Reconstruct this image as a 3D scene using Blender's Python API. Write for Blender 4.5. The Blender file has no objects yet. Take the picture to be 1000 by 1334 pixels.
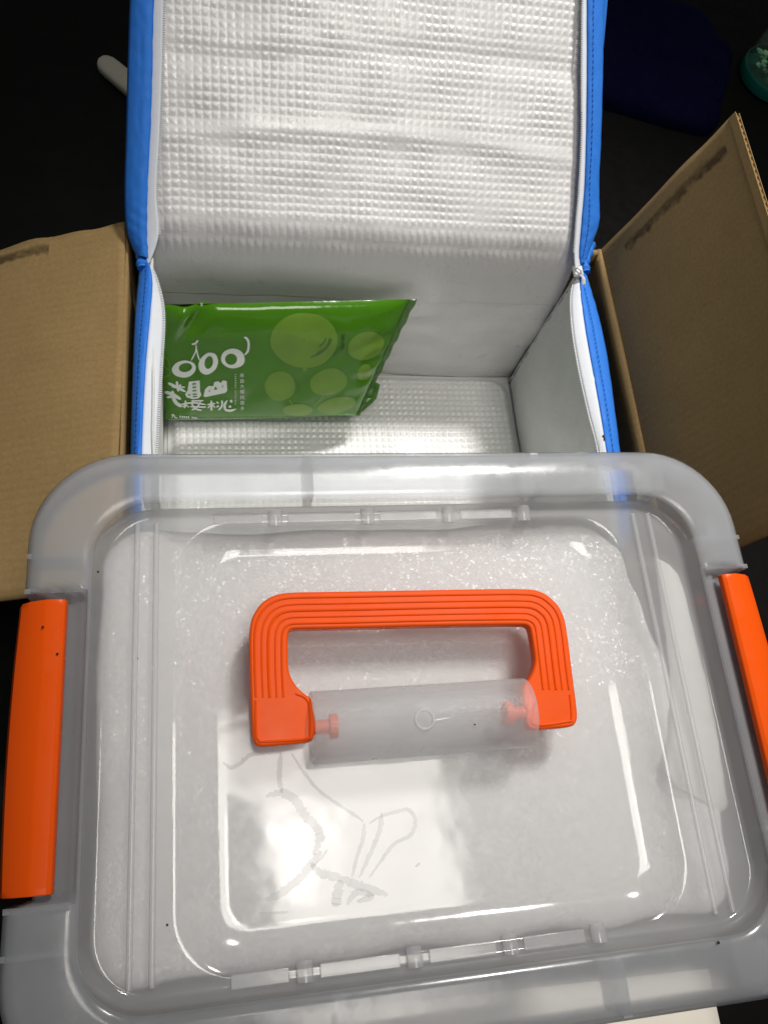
import bpy, bmesh, math, random
from mathutils import Vector, Matrix, noise

random.seed(7)
scene = bpy.context.scene
C = scene.collection

# ------------------------------------------------------------------ camera
FPX, CX, CY = 1047.0, 500.0, 667.0          # photograph 1000 x 1334
HC = 0.669                                   # camera height above the table
LID = 0.294                                  # height of the storage box lid
d_away = Vector((234 - CX, -2160 - CY, FPX)).normalized()
d_right = Vector((5660 - CX, 569 - CY, FPX))
d_right = (d_right - d_away * d_right.dot(d_away)).normalized()
d_down = d_away.cross(d_right)


def world_dir(v):
    return Vector((v.dot(d_right), v.dot(d_away), -v.dot(d_down)))


cam_d = bpy.data.cameras.new('camera')
cam = bpy.data.objects.new('camera', cam_d)
C.objects.link(cam)
ax = world_dir(Vector((1, 0, 0)))
ay = world_dir(Vector((0, -1, 0)))
az = world_dir(Vector((0, 0, -1)))
m3 = Matrix((ax, ay, az)).transposed()
cam.matrix_world = Matrix.Translation((0, 0, HC)) @ m3.to_4x4()
cam_d.sensor_fit = 'VERTICAL'
cam_d.sensor_height = 36.0
cam_d.lens = 36.0 * FPX / 1334.0
cam_d.clip_start = 0.01
cam_d.clip_end = 50
scene.camera = cam

# ------------------------------------------------------------------ world and lamps
world = bpy.data.worlds.new('World')
scene.world = world
world.use_nodes = True
world.node_tree.nodes['Background'].inputs[0].default_value = (0.92, 0.97, 1.0, 1)
world.node_tree.nodes['Background'].inputs[1].default_value = 0.10


def area_lamp(name, x0, x1, y0, y1, z, radiance, col=(1, .95, .88), shape='RECTANGLE'):
    l = bpy.data.lights.new(name, 'AREA')
    l.shape = shape
    l.size = x1 - x0
    l.size_y = y1 - y0
    a = (x1 - x0) * (y1 - y0) * (math.pi / 4 if shape == 'ELLIPSE' else 1)
    l.energy = radiance * math.pi * a
    l.color = col
    o = bpy.data.objects.new(name, l)
    o.location = ((x0 + x1) / 2, (y0 + y1) / 2, z)
    C.objects.link(o)
    return o


LR = 9.5
area_lamp('ceiling_lamp', .125, .64, -.55, .26, 2.3, LR)
area_lamp('ceiling_lamp', -.02, .125, .075, .26, 2.3, LR)
area_lamp('ceiling_lamp', .14, .27, -.20, .03, 2.25, LR * .8)
spot = bpy.data.lights.new('spot_lamp', 'SPOT')
spot.energy = 290
spot.color = (1, .965, .92)
spot.spot_size = math.radians(25.5)  # narrow cone, shaped so the lower left dims as if in someone's shadow
spot.spot_blend = 1.0
spot.shadow_soft_size = .16
so = bpy.data.objects.new('spot_lamp', spot)
so.location = (.85, 1.40, 2.35)
so.rotation_euler = (Vector((.28, .33, .2)) - so.location).to_track_quat('-Z', 'Y').to_euler()
C.objects.link(so)

scene.view_settings.view_transform = 'Standard'
scene.view_settings.look = 'None'
scene.view_settings.exposure = 0.0
scene.view_settings.gamma = 1.0
scene.render.engine = 'CYCLES'
scene.cycles.use_denoising = True
scene.cycles.max_bounces = 12
scene.cycles.diffuse_bounces = 9
scene.cycles.glossy_bounces = 3
scene.cycles.transparent_max_bounces = 14
scene.cycles.use_adaptive_sampling = True
scene.cycles.adaptive_threshold = .02
scene.cycles.caustics_reflective = False
scene.cycles.caustics_refractive = False
scene.cycles.sample_clamp_indirect = 4.0


# ------------------------------------------------------------------ helpers
def P(px, py, z):
    """point at height z on the sight line through a photograph position"""
    r = world_dir(Vector((px - CX, py - CY, FPX)))
    t = (z - HC) / r.z
    return Vector((r.x * t, r.y * t, z))


def PP(px, py, p0, n):
    """point on a plane"""
    r = world_dir(Vector((px - CX, py - CY, FPX)))
    o = Vector((0, 0, HC))
    t = (Vector(p0) - o).dot(n) / r.dot(n)
    return o + r * t


def lin(r, g, b):
    f = lambda c: (c / 12.92 if c <= .04045 else ((c + .055) / 1.055) ** 2.4)
    return (f(r / 255), f(g / 255), f(b / 255), 1)


def obj(name, verts, faces, mat, parent=None, smooth=True, angle=40, solid=0, bevel=0, sub=0, offset=-1.0):
    me = bpy.data.meshes.new(name)
    me.from_pydata([tuple(v) for v in verts], [], faces)
    me.update()
    bm = bmesh.new()
    bm.from_mesh(me)
    bmesh.ops.recalc_face_normals(bm, faces=bm.faces)
    bm.to_mesh(me)
    bm.free()
    return finish(name, me, mat, parent, smooth, angle, solid, bevel, sub, offset)


def finish(name, me, mat, parent=None, smooth=True, angle=40, solid=0, bevel=0, sub=0, offset=-1.0):
    if smooth:
        me.polygons.foreach_set('use_smooth', [True] * len(me.polygons))
        me.set_sharp_from_angle(angle=math.radians(angle))
    o = bpy.data.objects.new(name, me)
    if mat:
        me.materials.append(mat)
    C.objects.link(o)
    if parent:
        o.parent = parent
    if sub:
        m = o.modifiers.new('sub', 'SUBSURF')
        m.levels = m.render_levels = sub
    if solid:
        m = o.modifiers.new('solid', 'SOLIDIFY')
        m.thickness = solid
        m.offset = offset
    if bevel:
        m = o.modifiers.new('bevel', 'BEVEL')
        m.width = bevel
        m.segments = 3
        m.limit_method = 'ANGLE'
        m.angle_limit = math.radians(35)
    return o


def empty(name, label, cat, group=None):
    o = bpy.data.objects.new(name, None)
    C.objects.link(o)
    return tag(o, label, cat, group)


def tag(o, label, cat, group=None):
    o['label'] = label
    o['category'] = cat
    if group:
        o['group'] = group
    return o


def grid_faces(nu, nv, closed=False):
    f = []
    for i in range(nu - 1):
        for j in range(nv - 1):
            f.append((i * nv + j, (i + 1) * nv + j, (i + 1) * nv + j + 1, i * nv + j + 1))
    if closed:
        for j in range(nv - 1):
            f.append(((nu - 1) * nv + j, j, j + 1, (nu - 1) * nv + j + 1))
    return f


def grid(fn, nu, nv):
    v = [fn(i / (nu - 1), j / (nv - 1)) for i in range(nu) for j in range(nv)]
    return v, grid_faces(nu, nv)


def smooth01(x, a, b):
    t = max(0.0, min(1.0, (x - a) / (b - a)))
    return t * t * (3 - 2 * t)


def rrect(hx, hy, r, nc=12, ns=(24, 60)):
    """closed rounded rectangle, same vertex count whatever its size"""
    pts = []
    cs = [(hx - r, hy - r, 0), (-hx + r, hy - r, 90), (-hx + r, -hy + r, 180), (hx - r, -hy + r, 270)]
    for k, (cx, cy, a0) in enumerate(cs):
        for i in range(nc + 1):
            a = math.radians(a0 + 90 * i / nc)
            pts.append((cx + r * math.cos(a), cy + r * math.sin(a)))
        nx = cs[(k + 1) % 4]
        a = math.radians(a0 + 90)
        p = (cx + r * math.cos(a), cy + r * math.sin(a))
        q = (nx[0] + r * math.cos(a), nx[1] + r * math.sin(a))
        n = ns[0] if k % 2 == 0 else ns[1]
        for i in range(1, n):
            t = i / n
            pts.append((p[0] + (q[0] - p[0]) * t, p[1] + (q[1] - p[1]) * t))
    return pts


def loops_mesh(loops, cap_start=False, cap_end=False):
    n = len(loops[0])
    v = [p for l in loops for p in l]
    f = []
    for k in range(len(loops) - 1):
        for i in range(n):
            j = (i + 1) % n
            f.append((k * n + i, k * n + j, (k + 1) * n + j, (k + 1) * n + i))
    for cap, k in ((cap_start, 0), (cap_end, len(loops) - 1)):
        if cap:
            f.append(tuple(k * n + i for i in range(n)))
    return v, f


def tube(path, r, n=8, caps=True, flat=1.0, up=Vector((0, 0, 1))):
    """tube round a polyline; r may be a number or a list"""
    path = [Vector(p) for p in path]
    v, f = [], []
    m = len(path)
    for i, p in enumerate(path):
        t = (path[min(i + 1, m - 1)] - path[max(i - 1, 0)]).normalized()
        s = t.cross(up)
        if s.length < 1e-5:
            s = t.cross(Vector((1, 0, 0)))
        s.normalize()
        w = s.cross(t)
        rr = r[i] if isinstance(r, (list, tuple)) else r
        for k in range(n):
            a = 2 * math.pi * k / n
            v.append(p + s * math.cos(a) * rr + w * math.sin(a) * rr * flat)
    for i in range(m - 1):
        for k in range(n):
            l = (k + 1) % n
            f.append((i * n + k, i * n + l, (i + 1) * n + l, (i + 1) * n + k))
    if caps:
        f.append(tuple(range(n)))
        f.append(tuple((m - 1) * n + k for k in range(n)))
    return v, f


def join(parts):
    v, f = [], []
    for pv, pf in parts:
        b = len(v)
        v += list(pv)
        f += [tuple(i + b for i in q) for q in pf]
    return v, f


def box(x0, x1, y0, y1, z0, z1):
    v = [Vector((x, y, z)) for x in (x0, x1) for y in (y0, y1) for z in (z0, z1)]
    f = [(0, 1, 3, 2), (4, 6, 7, 5), (0, 4, 5, 1), (2, 3, 7, 6), (0, 2, 6, 4), (1, 5, 7, 3)]
    return v, f


def lathe(profile, cx, cy, n=48):
    v, f = [], []
    for r, z in profile:
        for k in range(n):
            a = 2 * math.pi * k / n
            v.append(Vector((cx + r * math.cos(a), cy + r * math.sin(a), z)))
    for i in range(len(profile) - 1):
        for k in range(n):
            l = (k + 1) % n
            f.append((i * n + k, i * n + l, (i + 1) * n + l, (i + 1) * n + k))
    return v, f


def resample(pts, n):
    pts = [Vector(p) for p in pts]
    # Catmull-Rom through the points, n samples
    out = []
    m = len(pts) - 1
    for i in range(n):
        t = i / (n - 1) * m
        k = min(int(t), m - 1)
        u = t - k
        p0, p1, p2, p3 = pts[max(k - 1, 0)], pts[k], pts[k + 1], pts[min(k + 2, m)]
        out.append(.5 * ((2 * p1) + (p2 - p0) * u + (2 * p0 - 5 * p1 + 4 * p2 - p3) * u * u + (3 * p1 - p0 - 3 * p2 + p3) * u ** 3))
    return out


def nz(x, y, z=0.0):
    return noise.noise(Vector((x, y, z)))


# ------------------------------------------------------------------ materials
def new_mat(name):
    m = bpy.data.materials.new(name)
    m.use_nodes = True
    nt = m.node_tree
    for n in list(nt.nodes):
        nt.nodes.remove(n)
    out = nt.nodes.new('ShaderNodeOutputMaterial')
    return m, nt, out


def nnode(nt, t, **kw):
    n = nt.nodes.new(t)
    for k, v in kw.items():
        setattr(n, k, v)
    return n


def principled(name, col, rough=.5, spec=.5, var=.06, vscale=60, bump=0, bscale=400, metal=0, coat=0, sheen=0, bdist=.001, detail=4):
    m, nt, out = new_mat(name)
    b = nnode(nt, 'ShaderNodeBsdfPrincipled')
    b.inputs['Roughness'].default_value = rough
    b.inputs['Specular IOR Level'].default_value = spec
    b.inputs['Metallic'].default_value = metal
    b.inputs['Coat Weight'].default_value = coat
    b.inputs['Coat Roughness'].default_value = .08
    b.inputs['Sheen Weight'].default_value = sheen
    tc = nnode(nt, 'ShaderNodeTexCoord')
    n1 = nnode(nt, 'ShaderNodeTexNoise')
    n1.inputs['Scale'].default_value = vscale
    n1.inputs['Detail'].default_value = detail
    nt.links.new(tc.outputs['Object'], n1.inputs['Vector'])
    mx = nnode(nt, 'ShaderNodeMix', data_type='RGBA')
    mx.inputs['A'].default_value = (*[c * (1 - var) for c in col[:3]], 1)
    mx.inputs['B'].default_value = (*[min(1, c * (1 + var)) for c in col[:3]], 1)
    nt.links.new(n1.outputs['Fac'], mx.inputs['Factor'])
    nt.links.new(mx.outputs['Result'], b.inputs['Base Color'])
    if bump:
        n2 = nnode(nt, 'ShaderNodeTexNoise')
        n2.inputs['Scale'].default_value = bscale
        n2.inputs['Detail'].default_value = 3
        nt.links.new(tc.outputs['Object'], n2.inputs['Vector'])
        bp = nnode(nt, 'ShaderNodeBump')
        bp.inputs['Strength'].default_value = bump
        bp.inputs['Distance'].default_value = bdist
        nt.links.new(n2.outputs['Fac'], bp.inputs['Height'])
        nt.links.new(bp.outputs['Normal'], b.inputs['Normal'])
    nr = nnode(nt, 'ShaderNodeTexNoise')
    nr.inputs['Scale'].default_value = 75
    nr.inputs['Detail'].default_value = 7
    nr.inputs['Roughness'].default_value = .7
    nt.links.new(tc.outputs['Object'], nr.inputs['Vector'])
    rr_ = nnode(nt, 'ShaderNodeMapRange')
    rr_.inputs['From Min'].default_value = .3
    rr_.inputs['From Max'].default_value = .7
    rr_.inputs['To Min'].default_value = rough * .75
    rr_.inputs['To Max'].default_value = min(1, rough * 1.4)
    nt.links.new(nr.outputs['Fac'], rr_.inputs['Value'])
    nt.links.new(rr_.outputs[0], b.inputs['Roughness'])
    nt.links.new(b.outputs['BSDF'], out.inputs['Surface'])
    m['bsdf'] = b.name
    return m


def clear_plastic(name, milk, rough, tint=(.985, .985, .985), ior=1.48, milk_col=(.93, .935, .945), bump=.05, bscale=60, trans=.55, haze=0.0):
    """thin milky polypropylene: see-through, scattering and glossy in turn"""
    m, nt, out = new_mat(name)
    L = nt.links.new
    tr = nnode(nt, 'ShaderNodeBsdfTransparent')
    tr.inputs[0].default_value = (*tint, 1)
    di = nnode(nt, 'ShaderNodeBsdfDiffuse')
    di.inputs[0].default_value = (*milk_col, 1)
    tl = nnode(nt, 'ShaderNodeBsdfTranslucent')
    tl.inputs[0].default_value = (*milk_col, 1)
    m1 = nnode(nt, 'ShaderNodeMixShader')
    m1.inputs[0].default_value = trans
    L(di.outputs[0], m1.inputs[1])
    L(tl.outputs[0], m1.inputs[2])
    tc = nnode(nt, 'ShaderNodeTexCoord')
    no = nnode(nt, 'ShaderNodeTexNoise')
    no.inputs['Scale'].default_value = 35
    no.inputs['Detail'].default_value = 4
    L(tc.outputs['Object'], no.inputs['Vector'])
    mr = nnode(nt, 'ShaderNodeMapRange')
    mr.inputs['To Min'].default_value = milk * .85
    mr.inputs['To Max'].default_value = milk * 1.15
    L(no.outputs['Fac'], mr.inputs['Value'])
    m2 = nnode(nt, 'ShaderNodeMixShader')
    L(mr.outputs[0], m2.inputs[0])
    if haze:
        rf = nnode(nt, 'ShaderNodeBsdfRefraction')
        rf.inputs['Color'].default_value = (*tint, 1)
        rf.inputs['Roughness'].default_value = .42
        rf.inputs['IOR'].default_value = 1.06
        mh = nnode(nt, 'ShaderNodeMixShader')
        mh.inputs[0].default_value = haze
        L(tr.outputs[0], mh.inputs[1])
        L(rf.outputs[0], mh.inputs[2])
        L(mh.outputs[0], m2.inputs[1])
    else:
        L(tr.outputs[0], m2.inputs[1])
    L(m1.outputs[0], m2.inputs[2])
    gl = nnode(nt, 'ShaderNodeBsdfGlossy')
    nr = nnode(nt, 'ShaderNodeTexNoise')
    nr.inputs['Scale'].default_value = 55
    nr.inputs['Detail'].default_value = 8
    nr.inputs['Roughness'].default_value = .75
    L(tc.outputs['Object'], nr.inputs['Vector'])
    rr_ = nnode(nt, 'ShaderNodeMapRange')
    rr_.inputs['From Min'].default_value = .35
    rr_.inputs['From Max'].default_value = .75
    rr_.inputs['To Min'].default_value = rough * .7
    rr_.inputs['To Max'].default_value = rough * 2.4
    L(nr.outputs['Fac'], rr_.inputs['Value'])
    L(rr_.outputs[0], gl.inputs['Roughness'])
    n2 = nnode(nt, 'ShaderNodeTexNoise')
    n2.inputs['Scale'].default_value = bscale
    n2.inputs['Detail'].default_value = 3
    L(tc.outputs['Object'], n2.inputs['Vector'])
    bp = nnode(nt, 'ShaderNodeBump')
    bp.inputs['Strength'].default_value = bump
    bp.inputs['Distance'].default_value = .002
    L(n2.outputs['Fac'], bp.inputs['Height'])
    L(bp.outputs[0], gl.inputs['Normal'])
    fr = nnode(nt, 'ShaderNodeFresnel')
    fr.inputs[0].default_value = ior
    L(bp.outputs[0], fr.inputs['Normal'])
    ge = nnode(nt, 'ShaderNodeNewGeometry')
    inv = nnode(nt, 'ShaderNodeMath', operation='SUBTRACT')
    inv.inputs[0].default_value = 1
    L(ge.outputs['Backfacing'], inv.inputs[1])
    mu = nnode(nt, 'ShaderNodeMath', operation='MULTIPLY', use_clamp=True)
    L(fr.outputs[0], mu.inputs[0])
    L(inv.outputs[0], mu.inputs[1])
    m3_ = nnode(nt, 'ShaderNodeMixShader')
    L(mu.outputs[0], m3_.inputs[0])
    L(m2.outputs[0], m3_.inputs[1])
    L(gl.outputs[0], m3_.inputs[2])
    L(m3_.outputs[0], out.inputs['Surface'])
    return m


M_table = principled('black_table', (.0055, .0052, .005), .6, .05, .3, 30)
M_blue = principled('blue_nonwoven', (.026, .185, .68), .62, .3, .16, 900, .5, 1400, bdist=.0004)
M_tape = principled('zip_tape', (.70, .73, .78), .6, .3, .05, 300, .3, 1500, bdist=.0002)
M_teeth = principled('zip_teeth', (.62, .64, .66), .35, .5, .05)
M_slider = principled('zip_slider', (.72, .73, .74), .3, .6, .05)
M_foil_floor = principled('pearl_foil_floor', (.82, .825, .815), .31, .75, .06, 40, .25, 500, bdist=.0007, coat=.15)  # same foil as the lid, colour raised to offset weak light on the floor
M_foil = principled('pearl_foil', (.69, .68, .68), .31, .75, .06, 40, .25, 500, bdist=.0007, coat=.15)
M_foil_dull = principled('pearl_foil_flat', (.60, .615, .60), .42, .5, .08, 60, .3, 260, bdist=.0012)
M_orange = principled('orange_plastic', (.87, .094, .002), .34, .22, .03, 25, .04, 90, bdist=.001)
M_pin = principled('orange_pin', (.85, .12, .03), .4, .5, .03)
M_lid = clear_plastic('clear_lid', .29, .07, trans=.55, haze=.12, ior=1.60, bump=.4, bscale=16)
M_rim = clear_plastic('frosted_rim', .31, .14, haze=.5, trans=.40, tint=(.97, .98, 1.0), milk_col=(.915, .935, .97))
M_body = clear_plastic('clear_body', .34, .18, haze=.6)
M_rib = clear_plastic('clear_rib', .34, .12)
M_nub = clear_plastic('whitened_nub', .8, .08)  # extra milk whitens the ring in place of its highlight
M_barrel = clear_plastic('frosted_barrel', .46, .33, milk_col=(.80, .81, .82), bump=.25, bscale=700)
M_green = principled('green_film', (.055, .190, .004), .12, .45, .10, 25, .16, 45, bdist=.004, coat=.2)
M_print_pale = principled('pale_green_ink', (.140, .268, .028), .16, .4, .10, 90, .05, 60, coat=.2)
M_print_dark = principled('dark_green_ink', (.05, .13, .015), .2, .5, .05, coat=.5)
M_print_white = principled('white_ink', (.72, .76, .72), .3, .5, .05)
M_print_black = principled('black_ink', (.01, .012, .01), .4, .4, .05)
M_fin = clear_plastic('green_seal_film', .42, .12, tint=(.55, .72, .45), milk_col=(.10, .22, .05), bump=.3, bscale=120, trans=.3)
M_foam = principled('foam_wrap', (.93, .915, .91), .38, .6, .06, 260, 0)
M_paper = principled('white_paper', (.82, .80, .78), .7, .3, .03, 40, .1, 200)
M_paper_t = principled('cream_paper', (.85, .80, .70), .7, .3, .04, 40, .1, 200)
M_handle_w = principled('ivory_plastic', (.30, .29, .235), .4, .4, .05)
M_navy = principled('navy_cloth', (.0020, .0020, .019), .9, .05, .3, 40, .5, 500, sheen=.0)
M_teal = principled('teal_plastic', (.0, .085, .065), .35, .5, .1)
M_glass = clear_plastic('jar_glass', .05, .03, tint=(.86, .95, .88))
M_mint = principled('mint_chips', (.36, .60, .42), .5, .4, .35, 120)
M_refl_vein = clear_plastic('painted_reflection_vein', .17, .8, milk_col=(.80, .79, .80), bump=.3, bscale=300, trans=.3, ior=1.05)  # colour of the veins painted into the panel's reflection
M_dark = principled('dark_seam', (.10, .105, .10), .8, .2, .1)

# foam: tiny glittering cells
nt = M_foam.node_tree
bs = nt.nodes[M_foam['bsdf']]
tc = nnode(nt, 'ShaderNodeTexCoord')
vo = nnode(nt, 'ShaderNodeTexVoronoi')
vo.inputs['Scale'].default_value = 520
n_ = nnode(nt, 'ShaderNodeTexNoise')
n_.inputs['Scale'].default_value = 45
n_.inputs['Detail'].default_value = 4
bp = nnode(nt, 'ShaderNodeBump')
bp.inputs['Strength'].default_value = 1.0
bp.inputs['Distance'].default_value = .0035
bp2 = nnode(nt, 'ShaderNodeBump')
bp2.inputs['Strength'].default_value = .35
bp2.inputs['Distance'].default_value = .006
nt.links.new(tc.outputs['Object'], vo.inputs['Vector'])
nt.links.new(tc.outputs['Object'], n_.inputs['Vector'])
nt.links.new(n_.outputs['Fac'], bp2.inputs['Height'])
# every cell is a small facet with its own tilt
vo.inputs['Scale'].default_value = 1000
sub_ = nnode(nt, 'ShaderNodeVectorMath', operation='SUBTRACT')
sub_.inputs[1].default_value = (.5, .5, .5)
nt.links.new(vo.outputs['Color'], sub_.inputs[0])
scl_ = nnode(nt, 'ShaderNodeVectorMath', operation='SCALE')
scl_.inputs['Scale'].default_value = .40
nt.links.new(sub_.outputs[0], scl_.inputs[0])
add_ = nnode(nt, 'ShaderNodeVectorMath', operation='ADD')
nt.links.new(bp2.outputs[0], add_.inputs[0])
nt.links.new(scl_.outputs[0], add_.inputs[1])
nrm_ = nnode(nt, 'ShaderNodeVectorMath', operation='NORMALIZE')
nt.links.new(add_.outputs[0], nrm_.inputs[0])
nt.links.new(nrm_.outputs[0], bs.inputs['Normal'])
nt.links.new(nrm_.outputs[0], bs.inputs['Coat Normal'])
bs.inputs['Coat Weight'].default_value = .6
bs.inputs['Coat Roughness'].default_value = .20


def cardboard(name, stain_v=None):
    m, nt, out = new_mat(name)
    L = nt.links.new
    b = nnode(nt, 'ShaderNodeBsdfPrincipled')
    b.inputs['Roughness'].default_value = .85
    b.inputs['Specular IOR Level'].default_value = .2
    tc = nnode(nt, 'ShaderNodeTexCoord')
    n1 = nnode(nt, 'ShaderNodeTexNoise')
    n1.inputs['Scale'].default_value = 22
    n1.inputs['Detail'].default_value = 8
    n1.inputs['Roughness'].default_value = .65
    L(tc.outputs['Object'], n1.inputs['Vector'])
    mx = nnode(nt, 'ShaderNodeMix', data_type='RGBA')
    mx.inputs['A'].default_value = (.250, .165, .068, 1)
    mx.inputs['B'].default_value = (.330, .222, .096, 1)
    L(n1.outputs['Fac'], mx.inputs['Factor'])
    # fibres: fine specks
    n3 = nnode(nt, 'ShaderNodeTexNoise')
    n3.inputs['Scale'].default_value = 420
    n3.inputs['Detail'].default_value = 2
    L(tc.outputs['Object'], n3.inputs['Vector'])
    r3 = nnode(nt, 'ShaderNodeMapRange')
    r3.inputs['From Min'].default_value = .25
    r3.inputs['From Max'].default_value = .75
    r3.inputs['To Min'].default_value = .90
    r3.inputs['To Max'].default_value = 1.08
    L(n3.outputs['Fac'], r3.inputs['Value'])
    mu = nnode(nt, 'ShaderNodeMix', data_type='RGBA', blend_type='MULTIPLY')
    mu.inputs['Factor'].default_value = 1
    L(mx.outputs['Result'], mu.inputs['A'])
    L(r3.outputs[0], mu.inputs['B'])
    col = mu.outputs['Result']
    uv = nnode(nt, 'ShaderNodeUVMap')
    uv.uv_map = 'uv'
    sp = nnode(nt, 'ShaderNodeSeparateXYZ')
    L(uv.outputs[0], sp.inputs[0])
    # faint flutes
    wv = nnode(nt, 'ShaderNodeMath', operation='SINE')
    ml = nnode(nt, 'ShaderNodeMath', operation='MULTIPLY')
    ml.inputs[1].default_value = 2 * math.pi / .0062
    L(sp.outputs['X'], ml.inputs[0])
    L(ml.outputs[0], wv.inputs[0])
    if stain_v:
        c, w, v0, v1 = stain_v      # centre and half width along the fold, range across (metres)
        n2 = nnode(nt, 'ShaderNodeTexNoise')
        n2.inputs['Scale'].default_value = 120
        n2.inputs['Detail'].default_value = 5
        L(tc.outputs['Object'], n2.inputs['Vector'])
        a = nnode(nt, 'ShaderNodeMath', operation='MULTIPLY_ADD')
        a.inputs[1].default_value = .012
        L(n2.outputs['Fac'], a.inputs[0])
        L(sp.outputs['X'], a.inputs[2])
        s = nnode(nt, 'ShaderNodeMath', operation='SUBTRACT')
        s.inputs[1].default_value = c + .006
        L(a.outputs[0], s.inputs[0])
        ab = nnode(nt, 'ShaderNodeMath', operation='ABSOLUTE')
        L(s.outputs[0], ab.inputs[0])
        mr = nnode(nt, 'ShaderNodeMapRange')
        mr.inputs['From Min'].default_value = w
        mr.inputs['From Max'].default_value = w * .4
        L(ab.outputs[0], mr.inputs['Value'])
        g1 = nnode(nt, 'ShaderNodeMath', operation='GREATER_THAN')
        g1.inputs[1].default_value = v0
        g2 = nnode(nt, 'ShaderNodeMath', operation='LESS_THAN')
        g2.inputs[1].default_value = v1
        L(sp.outputs['Y'], g1.inputs[0])
        L(sp.outputs['Y'], g2.inputs[0])
        m1 = nnode(nt, 'ShaderNodeMath', operation='MULTIPLY')
        m2 = nnode(nt, 'ShaderNodeMath', operation='MULTIPLY')
        L(g1.outputs[0], m1.inputs[0])
        L(g2.outputs[0], m1.inputs[1])
        L(m1.outputs[0], m2.inputs[0])
        L(mr.outputs[0], m2.inputs[1])
        n4 = nnode(nt, 'ShaderNodeMapRange')
        n4.inputs['From Min'].default_value = .35
        n4.inputs['From Max'].default_value = .6
        n4.inputs['To Min'].default_value = .45
        n4.inputs['To Max'].default_value = .92
        L(n2.outputs['Fac'], n4.inputs['Value'])
        m3_ = nnode(nt, 'ShaderNodeMath', operation='MULTIPLY')
        L(m2.outputs[0], m3_.inputs[0])
        L(n4.outputs[0], m3_.inputs[1])
        sm = nnode(nt, 'ShaderNodeMix', data_type='RGBA')
        sm.inputs['B'].default_value = (.07, .045, .018, 1)
        L(m3_.outputs[0], sm.inputs['Factor'])
        L(col, sm.inputs['A'])
        col = sm.outputs['Result']
    L(col, b.inputs['Base Color'])
    bp = nnode(nt, 'ShaderNodeBump')
    bp.inputs['Strength'].default_value = .15
    bp.inputs['Distance'].default_value = .0006
    L(wv.outputs[0], bp.inputs['Height'])
    bp2 = nnode(nt, 'ShaderNodeBump')
    bp2.inputs['Strength'].default_value = .25
    bp2.inputs['Distance'].default_value = .0005
    L(n3.outputs['Fac'], bp2.inputs['Height'])
    L(bp.outputs[0], bp2.inputs['Normal'])
    L(bp2.outputs[0], b.inputs['Normal'])
    L(b.outputs[0], out.inputs['Surface'])
    return m


M_card = cardboard('cardboard')
M_card_l = cardboard('cardboard_stained_a', (.2625, .0055, .058, .20))
M_card_r = cardboard('cardboard_stained_b', (.2600, .0055, .028, .135))

# ------------------------------------------------------------------ table
tb = obj('table', [(-2, -2, 0), (2, -2, 0), (2, 2, 0), (-2, 2, 0)], [(0, 1, 2, 3)], M_table, smooth=False)
tb['kind'] = 'structure'
tb['label'] = 'plain black table top under everything'

# ------------------------------------------------------------------ cardboard box
BX0, BX1, BY0, BY1, BZ = -.0635, .3085, .1425, .414, .174
TH = .004
carton = empty('cardboard_box', 'open brown cardboard box with two stained flaps around the blue bag', 'box')


def card_sheet(name, corners, mat, th, nu=30, nv=16, warp=0.0, seed=0, edge_rag=0):
    """corners: a(0,0) b(1,0) c(1,1) d(0,1); u along a-b is written to the UV map in metres"""
    a, b, c, d = [Vector(p) for p in corners]
    n = (b - a).cross(d - a).normalized()
    lu, lv = (b - a).length, (d - a).length
    vs, uvs = [], []
    for i in range(nu):
        for j in range(nv):
            u, v = i / (nu - 1), j / (nv - 1)
            p = (a * (1 - u) + b * u) * (1 - v) + (d * (1 - u) + c * u) * v
            p = p + n * warp * nz(u * 2.2 + seed, v * 2.2, seed)
            if edge_rag and i == nu - 1:
                p = p + (b - a).normalized() * edge_rag * nz(v * 5, seed + 3.3)
            vs.append(p)
            uvs.append((u * lu, v * lv))
    fs = grid_faces(nu, nv)
    me = bpy.data.meshes.new(name)
    me.from_pydata([tuple(p) for p in vs], [], fs)
    ul = me.uv_layers.new(name='uv')
    for lp in me.loops:
        ul.data[lp.index].uv = uvs[lp.vertex_index]
    me.update()
    return finish(name, me, mat, carton, True, 40, th, 0, 0, 0.0)


h = TH / 2
card_sheet('wall', [(BX0, BY0, 0.004), (BX0, BY1, 0.004), (BX0, BY1, BZ - .001), (BX0, BY0, BZ - .001)], M_card, TH, warp=.001, seed=1)
card_sheet('wall', [(BX1, BY0, 0.004), (BX1, BY1, 0.004), (BX1, BY1, BZ - .001), (BX1, BY0, BZ - .001)], M_card, TH, warp=.001, seed=2)
card_sheet('wall', [(BX0 + h, BY1 - h, 0.004), (BX1 - h, BY1 - h, 0.004), (BX1 - h, BY1 - h, BZ - .002), (BX0 + h, BY1 - h, BZ - .002)], M_card, TH, seed=3)
card_sheet('wall', [(BX0 + h, BY0 + h, 0.004), (BX1 - h, BY0 + h, 0.004), (BX1 - h, BY0 + h, BZ - .002), (BX0 + h, BY0 + h, BZ - .002)], M_card, TH, seed=4)
card_sheet('bottom', [(BX0 + h, BY0 + TH, .003), (BX1 - h, BY0 + TH, .003), (BX1 - h, BY1 - TH, .003), (BX0 + h, BY1 - TH, .003)], M_card, TH, seed=5)
# left flap, lying out and a little down
fl = card_sheet('flap', [(BX0, BY0 - .001, BZ), (BX0, BY1, BZ), (BX0 - .135, BY1 - .002, BZ - .0465), (BX0 - .135, BY0 - .001, BZ - .0465)], M_card_l, TH, 40, 30, .003, 6, .006)
fl['label'] = 'left flap folded out flat, dark stain near its far edge'
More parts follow.
